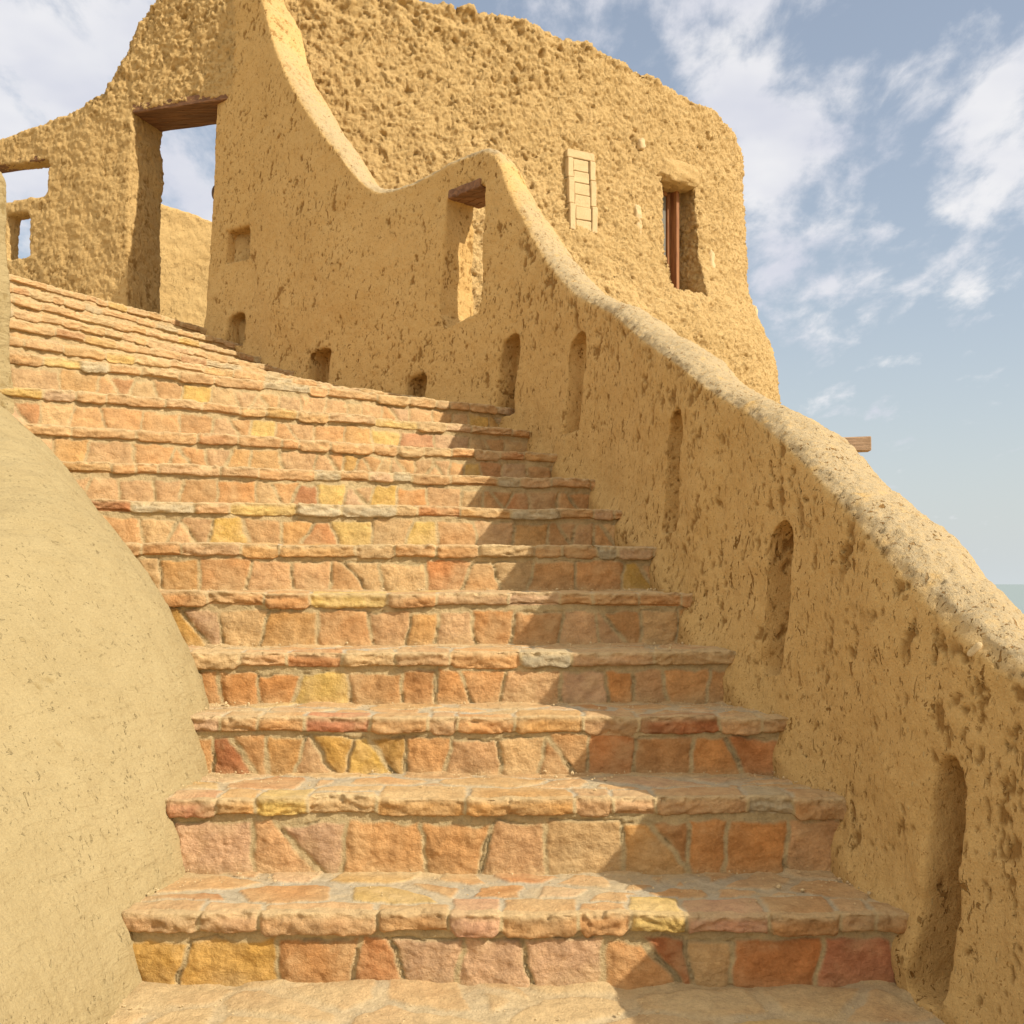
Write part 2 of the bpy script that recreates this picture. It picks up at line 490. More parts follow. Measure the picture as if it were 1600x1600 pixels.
# which vertices belong to the worn crest
crest = smoothstep(0.35, 0.75, no[:, 2]) * (co[:, 2] > 0.4)
jj = np.zeros(len(co), dtype=int)
for a in range(0, len(co), 50000):
    q = co[a:a + 50000, None, :2] - PATH[None]
    jj[a:a + 50000] = np.argmin((q ** 2).sum(2), 1)
hrel = co[:, 2] - cw[jj, 3]
crest *= smoothstep(-0.12, -0.02, hrel)
pit = pit * (1 - 0.92 * crest)
# a line of bigger scabs just under the crest of the parapet
band = smoothstep(-0.26, -0.12, hrel) * (1 - smoothstep(-0.05, 0.01, hrel)) * (co[:, 1] < 7.0)
sc = smoothstep(0.40, 0.50, fbm((co + 5) * 8.5, 4, 0.65)) * band
pit = np.maximum(pit, sc)
d = d - 0.012 * sc
crest = crest * smoothstep(-0.7, 0.05, fbm((co + 31) * 9, 4, 0.65) + 0.5 * crest)
d = d + crest * (0.005 * fbm((co + 9) * 18, 4, 0.7))
co2 = co + no * d[:, None]
C0 = (0.7, 4.3, 0.9)
stair_wall = empty('stair_parapet', C0)
tag(stair_wall, 'shaded mud plaster wall curving up the right side of the stairs, pierced by niches', 'wall')
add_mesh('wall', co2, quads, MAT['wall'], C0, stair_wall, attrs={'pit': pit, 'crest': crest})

def box_mesh(c, ax, half, jitter=0.0, bevel=0.006, segs=10):
    """a beam: subdivided along its length, slightly uneven; ax = unit axes (3 vectors), half = half sizes"""
    ax = [np.asarray(a, float) for a in ax]
    V = []; F = []
    hx, hy, hz = half
    ring = [(-hy + bevel, -hz), (hy - bevel, -hz), (hy, -hz + bevel), (hy, hz - bevel), (hy - bevel, hz), (-hy + bevel, hz), (-hy, hz - bevel), (-hy, -hz + bevel)]
    st = [-hx, -hx + bevel] + [(-hx + bevel) + (2 * hx - 2 * bevel) * i / segs for i in range(1, segs)] + [hx - bevel, hx]
    for i, s in enumerate(st):
        k = 1 - bevel / max(hy, hz) if i in (0, len(st) - 1) else 1
        for y, z in ring:
            jy, jz = (random.uniform(-jitter, jitter), random.uniform(-jitter, jitter))
            V.append(np.asarray(c) + ax[0] * s + ax[1] * (y * k + jy) + ax[2] * (z * k + jz))
    m = 8
    for i in range(len(st) - 1):
        for j in range(m):
            a = i * m + j; b = i * m + (j + 1) % m
            F.append((a, b, b + m, a + m))
    F.append(tuple(range(m))[::-1]); F.append(tuple(range((len(st) - 1) * m, len(st) * m)))
    return V, F
UP = np.array([0, 0, 1.0])
pj = np.stack([800 + 1700 * co2[:, 0] / co2[:, 1], 912 - 1700 * (co2[:, 2] - HCAM) / co2[:, 1]], 1)
ok_ = np.where((np.abs(pj - np.array([1514, 1008])).max(1) < 14) & (no[:, 2] > 0.3))[0]
CHIP = co2[ok_[0]] if len(ok_) else np.array([1.07, 2.6, 0.93])
w3 = np.array([wt[0], wt[1], 0]); n3 = np.array([wn[0], wn[1], 0])
parts = []
for kk in range(4):
    parts.append(box_mesh(np.array([wc[0], wc[1], WIN_TOP + 0.020]) + n3 * (0.115 + 0.072 * kk) - w3 * 0.0, (w3, n3, UP), (hw - 0.035, 0.035, 0.03), 0.003))
V, F = merge(parts)
add_mesh('lintel', V, F, MAT['lintel'], (wc[0], wc[1], WIN_TOP), stair_wall, C0, smooth=False)

# ------------------------------------------------------------------ gateway wall with the doorway
LD = np.array([-1.0, 0.30]); LD /= np.linalg.norm(LD)              # along the wall, going left
LN = np.array([LD[1], -LD[0]]); LN = LN if LN[1] > 0 else -LN       # away from camera
A0 = np.array([-3.47, 9.81])                                        # left jamb, front corner
def gp(t): return A0 + LD * t
GT = [(-1.45, 6.70), (-1.2, 6.7), (-0.8, 6.6), (-0.45, 6.42), (-0.25, 6.28), (-0.08, 6.12), (0.03, 5.95), (0.10, 5.76), (0.22, 5.60), (0.36, 5.47), (0.65, 5.36), (1.0, 5.27),
      (1.4, 5.20), (2.0, 5.12), (3.2, 5.05)]
tt = np.arange(-1.35, 3.2, 0.08)
gtop = np.interp(tt, [g[0] for g in GT], [g[1] for g in GT])
gpath = np.array([gp(t) for t in tt])
gth = np.interp(tt, [0.5, 0.8], [0.52, 0.19])
solid = ribbon(gpath, -1, np.full(len(tt), 2.3), np.full(len(tt), 3.27), gtop, gth, batter=0.02, flare=0.04, dome=0.05)
cut = []
dw = 0.80                                                           # doorway
ax = LD
DOOR_TOP = 5.31
cut.append(prism([(0.02, 3.0), (0.0, 4.2), (-0.02, DOOR_TOP), (-1.10, DOOR_TOP + .01), (-1.02, 4.3), (-0.90, 3.0)], A0, ax, ((-0.6, 1.0), (1.4, 1.0)), LN))
cut.append(prism([(0.89, 4.66), (0.93, 4.62), (1.8, 4.60), (1.8, 4.98), (0.875, 4.965)], A0, ax, ((-0.6, 1.0), (1.4, 1.0)), LN))
cut.append(prism([(1.08, 4.08), (1.33, 4.07), (1.335, 4.50), (1.2, 4.505), (1.08, 4.50)], A0, ax, ((-0.6, 1.0), (1.4, 1.0)), LN))
co, no, quads = carve(solid, cut, 0.0125, 7)
P = co + 21
d, pit = plaster(co, no, 21.0, 0.8)
f1, f2, _ = worley(P * np.array([9, 9, 14]))
up = smoothstep(4.9, 5.7, co[:, 2] + 0.4 * fbm(P * 1.5, 2))
d = d + 0.009 * fbm(P * 13, 4, 0.65) + 0.006 * fbm(P * 34, 3, 0.7) + up * crumble(P, 0.75)
co2 = co + no * d[:, None]
G0 = (-3.4, 9.8, 3.27)
gate = empty('gateway', G0)
tag(gate, 'rough mud wall with an open doorway and two window holes above the stairs', 'gateway')
add_mesh('wall', co2, quads, MAT['gate'], G0, gate, attrs={'pit': pit, 'crest': up * 0})
l3 = np.array([LD[0], LD[1], 0]); ln3 = np.array([LN[0], LN[1], 0])
parts = []
for kk in range(5):
    c = np.array([*A0, DOOR_TOP + 0.020]) - l3 * 0.565 + ln3 * (0.088 + 0.088 * kk)
    parts.append(box_mesh(c, (l3, ln3, UP), (0.545, 0.0425, 0.04), 0.002))
V, F = merge(parts)
add_mesh('lintel', V, F, MAT['lintel'], tuple(np.array([*A0, DOOR_TOP])), gate, G0, smooth=False)
parts = []
for kk in range(2):
    c = np.array([*A0, 4.995]) + l3 * 1.36 + ln3 * (0.08 + 0.085 * kk)
    parts.append(box_mesh(c, (l3, ln3, UP), (0.46, 0.041, 0.025), 0.003))
V, F = merge(parts)
add_mesh('window_lintel', V, F, MAT['lintel'], tuple(np.array([*A0, 4.93])), gate, G0, smooth=False)
# dark sheet standing in for the shaded mud back of the right jamb, with latch ring
dc = np.array([-2.715, 10.12])
jamb_sheet = []
for i in range(1):
    ol = []
    for z, s in ((3.3, 0.0), (4.1, 0.0), (4.4, 0.015), (4.75, 0.02), (5.0, 0.0), (5.15, -0.05), (5.2, -0.12)):
        ol.append((s, z))
    ol += [(-0.5, 5.2), (-0.5, 3.3)]
    jamb_sheet.append(prism(ol, dc, LD, ((-0.03, 1.0), (0.03, 1.0)), LN))
V, F = merge(jamb_sheet)
jamb_shade = add_mesh('jamb_shade', V, F, MAT['lintel'], (dc[0], dc[1], 3.3), gate, G0, smooth=False)
def torus(c, ax1, ax2, R, r, ns=20, nr=8, sq=1.0):
    V = []; F = []
    ax1 = np.asarray(ax1, float); ax2 = np.asarray(ax2, float); ax3 = np.cross(ax1, ax2)
    for i in range(ns):
        a = 2 * math.pi * i / ns
        dirv = ax1 * math.cos(a) + ax2 * math.sin(a)
        cc = np.asarray(c) + ax1 * math.cos(a) * R + ax2 * math.sin(a) * R * sq
        for j in range(nr):
            b = 2 * math.pi * j / nr
            V.append(cc + dirv * r * math.cos(b) + ax3 * r * math.sin(b))
    for i in range(ns):
        for j in range(nr):
            F.append((i * nr + j, ((i + 1) % ns) * nr + j, ((i + 1) % ns) * nr + (j + 1) % nr, i * nr + (j + 1) % nr))
    return V, F
rc = np.array([dc[0], dc[1], 4.67]) + l3 * 0.045
add_mesh('latch_ring', *torus(rc, l3, UP, 0.030, 0.014, sq=2.0), MAT['iron'], tuple(rc), jamb_shade, (dc[0], dc[1], 3.3))

# ------------------------------------------------------------------ wall glimpsed through the doorway
CWALL = resample([(-4.75, 12.15, 5.52), (-4.1, 12.68, 5.48), (-3.6, 13.05, 5.40), (-3.0, 13.5, 5.3), (-2.0, 14.3, 5.2)], 0.1)
solid = ribbon(CWALL[:, :2], 1, np.full(len(CWALL), 2.3), np.full(len(CWALL), 3.2), CWALL[:, 2], np.full(len(CWALL), 0.4), batter=0.03, flare=0.03, dome=0.04)
co, no, quads = carve(solid, [], 0.02, 4)
d, pit = plaster(co, no, 55.0, 0.5)
d = d + 0.012 * fbm((co + 3) * 12, 3)
add_cw = add_mesh('courtyard_wall', co + no * d[:, None], quads, MAT['gate'], (-3.4, 12.9, 3.2), attrs={'pit': pit * 0.6})
tag(add_cw, 'low pale sunlit mud wall seen behind the open doorway', 'wall')

# ------------------------------------------------------------------ round mud house
BP = [(-2.38, 9.82, 6.75), (-2.1, 9.88, 6.72), (-1.6, 10.0, 6.68), (-1.0, 10.15, 6.50), (-0.3, 10.36, 6.50), (0.5, 10.68, 6.44), (1.1, 11.0, 6.34), (1.65, 11.36, 6.2), (2.12, 11.76, 6.19),
      (2.46, 12.16, 6.13), (2.68, 12.6, 6.0), (2.72, 13.1, 5.95), (2.55, 13.9, 5.9)]
bp = resample(BP, 0.09)
bp[:, 2] += 0.05 * pnoise(np.stack([bp[:, 0] * 2.5, bp[:, 1] * 2.5, np.zeros(len(bp))], 1))
solid = ribbon(bp[:, :2], 1, np.full(len(bp), 1.0), np.full(len(bp), 3.6), bp[:, 2], np.full(len(bp), 0.55), batter=0.012, flare=0.0, dome=0.05)
def foot_out(z):
    return min(max(0.0, 4.42 - z) ** 1.1 * 0.40, 0.6) + 0.06 * min(max(0.0, 5.5 - z), 1.2)
# battered foot: push the lower part outwards
Vs = []
for (x, y, z) in solid[0]:
    k = foot_out(z)
    Vs.append((x + k * 0.75, y - k * 0.66, z))
solid = (Vs, solid[1])
def b_at_u(u):
    r = bp[:, 0] / bp[:, 1]
    i = int(np.argmin(np.abs(r - (u - 800) / 1700)))
    t = bp[min(i + 2, len(bp) - 1), :2] - bp[max(i - 2, 0), :2]; t /= np.linalg.norm(t)
    return bp[i, :2], t
pw, tw = b_at_u(1052)
nw = np.array([-tw[1], tw[0]])                                      # into the house
WB0, WB1 = 4.06, 5.32
cut = [prism([(-0.20, WB0), (0.30, WB0 - .02), (0.30, WB1 - .05), (-0.20, WB1)], pw, tw, ((-0.4, 1.0), (0.8, 1.0)), nw)]
co, no, quads = carve(solid, cut, 0.0135, 5)
P = co + 60
holes = smoothstep(0.42, 0.56, pnoise(P * np.array([9, 9, 12])))
topm = smoothstep(-0.5, -0.05, co[:, 2] - 6.45)
d = 0.028 * fbm(P * 1.8, 3) + crumble(P, 1.0) - 0.015 * holes
d = d + topm * (0.05 * fbm(P * 6, 3))
pit = np.maximum(holes * 0.5, smoothstep(-0.02, -0.07, d) * 0.3)
co2 = co + no * d[:, None]
B0 = (0.5, 11.2, 3.6)
house = empty('mud_house', B0)
tag(house, 'round house of rough crumbling mud with a narrow wood-framed window, behind the stair wall', 'house')
add_mesh('wall', co2, quads, MAT['rough'], B0, house, attrs={'pit': pit})
# roof and rear walls (plain mud, seen only from elsewhere)
V, F = merge([prism([(-0.6, 5.35), (1.9, 5.35), (1.9, 5.6), (-0.6, 5.6)], (0, 12.5), (1, 0), ((0.0, 1.0), (2.2, 1.0)), (0, 1))])
co, no, quads = carve((V, F), [], 0.06, 2)
add_mesh('roof', co, quads, MAT['ground'], (0.8, 12.5, 5.4), house, B0, attrs={'pit': np.zeros(len(co))})
# window: frame, sash, pane
tw3 = np.array([*tw, 0.0]); nw3 = np.array([*nw, 0.0])
def wbox(s, z, dpt, hs, hd, hz, mat, name, par, po, jit=0.0):
    c = np.array([pw[0], pw[1], 0]) + tw3 * s + nw3 * dpt + UP * z
    V, F = box_mesh(c, (UP, tw3, nw3), (hz, hs, hd), jit, 0.004, 4)
    return V, F
wz = (WB0 + WB1 - .06) / 2; whz = (WB1 - WB0 - .02) / 2
o_w = np.array([pw[0], pw[1], WB0]) + nw3 * 0.2
fr = [wbox(0.175, wz, 0.21, 0.022, 0.07, whz, 0, 0, 0, 0), wbox(-0.175, wz, 0.21, 0.022, 0.07, whz, 0, 0, 0, 0)]
c = np.array([pw[0], pw[1], WB1 - 0.06]) + nw3 * 0.21
fr.append(box_mesh(c, (tw3, nw3, UP), (0.153, 0.07, 0.03), 0, 0.004, 4))
c = np.array([pw[0], pw[1], WB0 + 0.03]) + nw3 * 0.21
fr.append(box_mesh(c, (tw3, nw3, UP), (0.153, 0.07, 0.025), 0, 0.004, 4))
V, F = merge(fr)
window = add_mesh('window', V, F, MAT['frame'], tuple(o_w), house, B0, smooth=False)
sa = [wbox(0.125, wz, 0.245, 0.022, 0.022, whz - .07, 0, 0, 0, 0), wbox(-0.125, wz, 0.245, 0.022, 0.022, whz - .07, 0, 0, 0, 0)]
for zz in (WB1 - 0.115, WB0 + 0.085):
    c = np.array([pw[0], pw[1], zz]) + nw3 * 0.245
    sa.append(box_mesh(c, (tw3, nw3, UP), (0.10, 0.02, 0.022), 0, 0.004, 4))
V, F = merge(sa)
add_mesh('sash', V, F, MAT['frame'], tuple(o_w), window, tuple(o_w), smooth=False)
V, F = wbox(0.0, wz, 0.25, 0.102, 0.004, whz - .1, 0, 0, 0, 0)
add_mesh('pane', V, F, MAT['glass'], tuple(o_w), window, tuple(o_w), smooth=False)
# bolster of smooth mud above the window
def lump(c, axes, half, seed, amp=0.008, nu=36, nv=20, e=0.6):
    V = []; F = []
    for i in range(nv + 1):
        th = -math.pi / 2 + math.pi * i / nv
        for j in range(nu):
            ph = 2 * math.pi * j / nu
            sgn = lambda v, p: math.copysign(abs(v) ** p, v)
            x = sgn(math.cos(th), e) * sgn(math.cos(ph), e); y = sgn(math.cos(th), e) * sgn(math.sin(ph), e); z = sgn(math.sin(th), e)
            V.append(np.asarray(c) + axes[0] * x * half[0] + axes[1] * y * half[1] + axes[2] * z * half[2])
    V = np.array(V)
    cen = np.asarray(c)
    dirv = V - cen; dirv /= np.linalg.norm(dirv, axis=1)[:, None] + 1e-9
    V = V + dirv * (amp * fbm((V + seed) * 14, 3))[:, None]
    for i in range(nv):
        for j in range(nu):
            F.append((i * nu + j, i * nu + (j + 1) % nu, (i + 1) * nu + (j + 1) % nu, (i + 1) * nu + j))
    return V, F
c = np.array([pw[0], pw[1], WB1 + 0.03]) + tw3 * 0.05 + nw3 * 0.115
V, F = lump(c, (tw3, nw3, UP), (0.33, 0.17, 0.13), 3.0, 0.030, 72, 44, e=0.6)
add_mesh('window_lintel', V, F, MAT['rough'], tuple(c), house, B0, attrs={'pit': np.zeros(len(V))})
# pale clay ladder-like panel set in the wall
pp, tp = b_at_u(909); np_ = np.array([-tp[1], tp[0]])
tp3 = np.array([*tp, 0.0]); np3 = np.array([*np_, 0.0])
pc = np.array([pp[0], pp[1], 0.0])
def pan(s0, s1, z0, z1, out=0.02, tilt=0.0):
    c = pc + tp3 * (s0 + s1) / 2 + UP * (z0 + z1) / 2 - np3 * (out - 0.03)
    return box_mesh(c + np3 * 0.038 + np.array([0.75, -0.66, 0]) * foot_out((z0 + z1) / 2), (UP, tp3, np3), ((z1 - z0) / 2, (s1 - s0) / 2, 0.05), 0.002, 0.006, 2)
zz = [4.545, 4.64, 4.76, 4.885, 4.995, 5.105, 5.205, 5.27]
panel_parts = []
for sd in (-1, 1):
    for a, b in ((4.50, 4.76), (4.766, 5.02), (5.026, 5.215)):
        s0, s1 = (-0.158, -0.095) if sd < 0 else (0.095, 0.158)
        panel_parts.append(pan(s0, s1, a, b, 0.034 + random.uniform(-.004, .004)))
panel_parts.append(pan(-0.155, 0.155, 5.222, 5.30, 0.033))
for a, b in zip([4.50, 4.615, 4.745, 4.865, 4.985, 5.10], [4.607, 4.737, 4.857, 4.977, 5.092, 5.214]):
    panel_parts.append(pan(-0.088, 0.088, a, b, 0.024 + random.uniform(-.005, .005)))
V, F = merge(panel_parts)
add_mesh('vent_panel', V, F, MAT['pale'], tuple(pc + UP * 4.5), house, B0, smooth=False, attrs={'pit': np.zeros(len(V))})
# pale slabs of salt rock in the mud
for (u, v, w, h) in ((901, 383, 0.105, 0.29), (992, 347, 0.085, 0.36), (1108, 415, 0.10, 0.34), (1162, 496, 0.10, 0.24), (1000, 224, 0.09, 0.13)):
    ps, ts = b_at_u(u); ns = np.array([-ts[1], ts[0]])
    z = HCAM + (912 - v) / 1700 * ps[1]
    foot = foot_out(z)
    c = np.array([ps[0], ps[1], z]) + np.array([foot * .75, -foot * .66, 0]) + np.array([*ns, 0]) * 0.058
    rot = random.uniform(-0.12, 0.12)
    t3 = np.array([*ts, 0.0])
    a1 = t3 * math.cos(rot) + UP * math.sin(rot); a3 = UP * math.cos(rot) - t3 * math.sin(rot)
    V, F = lump(c, (a1, np.array([*ns, 0]), a3), (w / 2, 0.06, h / 2), u * 0.1, 0.022, 48, 30, e=0.55)
    add_mesh('embedded_slab', V, F, MAT['pale'], tuple(c), house, B0, attrs={'pit': np.zeros(len(V))})

V, F = lump(CHIP + np.array([0, 0, 0.004]), (np.array([0.6, -0.3, 0.74]), np.array([0.45, 0.89, 0]), np.array([-0.66, 0.33, 0.67])), (0.022, 0.006, 0.009), 1.0, 0.006, 16, 10, e=0.8)
ob = add_mesh('salt_chip', V, F, MAT['pale'], tuple(CHIP), attrs={'pit': np.zeros(len(V))})
tag(ob, 'small pale chip of salt rock lying on the crest of the right parapet', 'chip')

# ------------------------------------------------------------------ beam jutting past the house
bc = np.array([3.03, 12.35, HCAM + 214 / 1700 * 12.35])
bx = np.array([1.0, -0.12, 0.012]); bx /= np.linalg.norm(bx); by = np.cross(UP, bx)
V, F = box_mesh(bc, (bx, by, np.cross(bx, by)), (1.0, 0.09, 0.078), 0.003, 0.008, 16)
b = add_mesh('wooden_beam', V, F, MAT['beam'], tuple(bc), smooth=False)
tag(b, 'weathered square wooden beam end jutting into the sky behind the sloping parapet', 'beam')

# ------------------------------------------------------------------ clay mound, left
MB = [(-0.93, 0.6, -0.14), (-0.95, 1.6, -0.12), (-0.98, 2.35, -0.06), (-1.0, 2.75, 0.08), (-0.99, 3.11, 0.27), (-1.02, 3.47, 0.47), (-1.11, 3.82, 0.66), (-1.28, 4.14, 0.86),
      (-1.50, 4.42, 1.04), (-1.72, 4.68, 1.22), (-2.02, 4.90, 1.42), (-2.4, 5.02, 1.62), (-3.0, 4.9, 1.75), (-4.2, 4.6, 1.8)]
mb = resample(MB, 0.03)
mb[:, 0] += 0.045 - 0.12 * smoothstep(3.6, 4.3, mb[:, 1])
xs = np.arange(-3.6, -0.55, 0.0125); ys = np.arange(0.9, 5.25, 0.0125)
GX, GY = np.meshgrid(xs, ys, indexing='ij')
pts = np.stack([GX.ravel(), GY.ravel()], 1)
dist = np.full(len(pts), 9.0); zb = np.zeros(len(pts)); sgn = np.ones(len(pts))
tang = np.gradient(mb[:, :2], axis=0)
for a in range(0, len(pts), 40000):
    q = pts[a:a + 40000, None, :] - mb[None, :, :2]
    dd = (q ** 2).sum(2); j = np.argmin(dd, 1)
    dist[a:a + 40000] = np.sqrt(dd[np.arange(len(j)), j]); zb[a:a + 40000] = mb[j, 2]
    qq = q[np.arange(len(j)), j]
    sgn[a:a + 40000] = np.sign(tang[j, 0] * qq[:, 1] - tang[j, 1] * qq[:, 0])
sd = dist * sgn                                                      # >0 inside the mound (left of travel)
rise = np.where(sd > 0, 1.5 * sd + 0.13 * (1 - np.exp(-np.maximum(sd, 0) / 0.05)), 3.5 * sd)
zr = zb + rise
ztop = 1.74 + 0.40 * (pts[:, 1] - 4.4) - 0.20 * (pts[:, 0] + 2.1)
ztop = np.minimum(ztop, 1.95)
kk = 0.42
hh = np.clip(0.5 + 0.5 * (ztop - zr) / kk, 0, 1)
z = ztop * (1 - hh) + zr * hh - kk * hh * (1 - hh)
P = np.stack([pts[:, 0], pts[:, 1], z], 1)
z = z + 0.03 * fbm(P * 1.6, 3) + 0.008 * fbm(P * 6, 3) + 0.003 * pnoise(P * 25)
pitm = smoothstep(1.25, 1.28, fbm(P * 13 + 30, 5, 0.72) + 0.45 * fbm(P * 1.3, 2)) * 0.7
z = z - 0.006 * pitm + 0.0060 * fbm(np.stack([pts[:, 0] * 5 + pts[:, 1] * 9, z * 14 - pts[:, 1] * 4, pts[:, 1] * 3], 1), 3)
nx, ny = GX.shape
idx = np.arange(nx * ny).reshape(nx, ny)
quads = np.stack([idx[:-1, :-1], idx[1:, :-1], idx[1:, 1:], idx[:-1, 1:]], -1).reshape(-1, 4)
keep = (sd > -0.16)[quads].all(1)
quads = quads[keep]
V = np.stack([pts[:, 0], pts[:, 1], z], 1)
# skirt down to the ground so that the bank is a closed body
from collections import Counter
e = np.concatenate([quads[:, [i, (i + 1) % 4]] for i in range(4)])
es = np.sort(e, 1); key = es[:, 0].astype(np.int64) * (nx * ny) + es[:, 1]
u_, inv, cnt = np.unique(key, return_inverse=True, return_counts=True)
bd = e[cnt[inv] == 1]
used = np.unique(bd); newid = {int(v): nx * ny + i for i, v in enumerate(used)}
Vb = V[used].copy(); Vb[:, 2] = -1.2
sk = np.array([[b_, a_, newid[int(a_)], newid[int(b_)]] for a_, b_ in bd])
V = np.concatenate([V, Vb]); quads = np.concatenate([quads, sk])
ids = np.unique(quads); remap = np.full(len(V), -1); remap[ids] = np.arange(len(ids))
pitv = np.concatenate([pitm, np.zeros(len(used))])[ids]
o = add_mesh('clay_bank', V[ids], remap[quads], MAT['mound'], (-1.6, 3.4, 0.0), attrs={'pit': pitv})
tag(o, 'smooth rounded sunlit clay bank filling the left foreground beside the lower steps', 'mud bank')

# ------------------------------------------------------------------ inner newel wall (slim strip at the left edge)
NW = resample([(-2.375, 5.16, 1.96, 2.955), (-2.60, 5.36, 2.0, 2.93), (-3.05, 5.8, 2.1, 3.0), (-3.7, 6.6, 2.3, 3.2), (-4.6, 7.9, 2.7, 3.6)], 0.06)
solid = ribbon(NW[:, :2], 1, NW[:, 2] - 0.8, NW[:, 2], NW[:, 3], np.full(len(NW), 0.34), batter=0.02, flare=0.03, dome=0.05)
co, no, quads = carve(solid, [], 0.014, 7)
d, pit = plaster(co, no, 77.0, 0.7)
o = add_mesh('mud_pillar', co + no * d[:, None], quads, MAT['mound'], (-2.45, 5.2, 1.96), attrs={'pit': pit})
tag(o, 'narrow pale mud pillar cut by the left picture edge, beside the upper steps', 'pillar')

# ------------------------------------------------------------------ staircase
PAL = np.array([[0.50, 0.270, 0.112], [0.51, 0.300, 0.150], [0.49, 0.250, 0.100], [0.45, 0.190, 0.070], [0.53, 0.345, 0.170], [0.51, 0.278, 0.10],
                [0.56, 0.345, 0.07], [0.38, 0.140, 0.055], [0.53, 0.335, 0.205], [0.51, 0.310, 0.165], [0.47, 0.265, 0.07]])
PW = np.array([0.22, 0.19, 0.15, 0.05, 0.10, 0.09, 0.03, 0.02, 0.07, 0.05, 0.03])
MORTAR = np.array([0.45, 0.345, 0.18]); DUST = np.array([0.525, 0.385, 0.20]); GREY = np.array([0.42, 0.35, 0.225])

PAL[:, 2] *= 0.88; PAL[:, 1] *= 0.97
def voro(S, T, seeds, wy):
    """nearest seed and distance to the cell border"""
    dx = S[:, None] - seeds[None, :, 0]; dy = (T[:, None] - seeds[None, :, 1]) * wy
    d2 = dx * dx + dy * dy
    i1 = np.argmin(d2, 1); r = np.arange(len(S))
    q = np.stack([seeds[:, 0], seeds[:, 1] * wy], 1)
    pq = np.stack([S, T * wy], 1)
    dd = d2 - d2[r, i1][:, None]
    sep = np.linalg.norm(q[None, :, :] - q[i1][:, None, :], axis=2)
    with np.errstate(divide='ignore', invalid='ignore'):
        ed = np.where(sep > 1e-9, dd / (2 * sep), 9.0)
    return i1, ed.min(1)

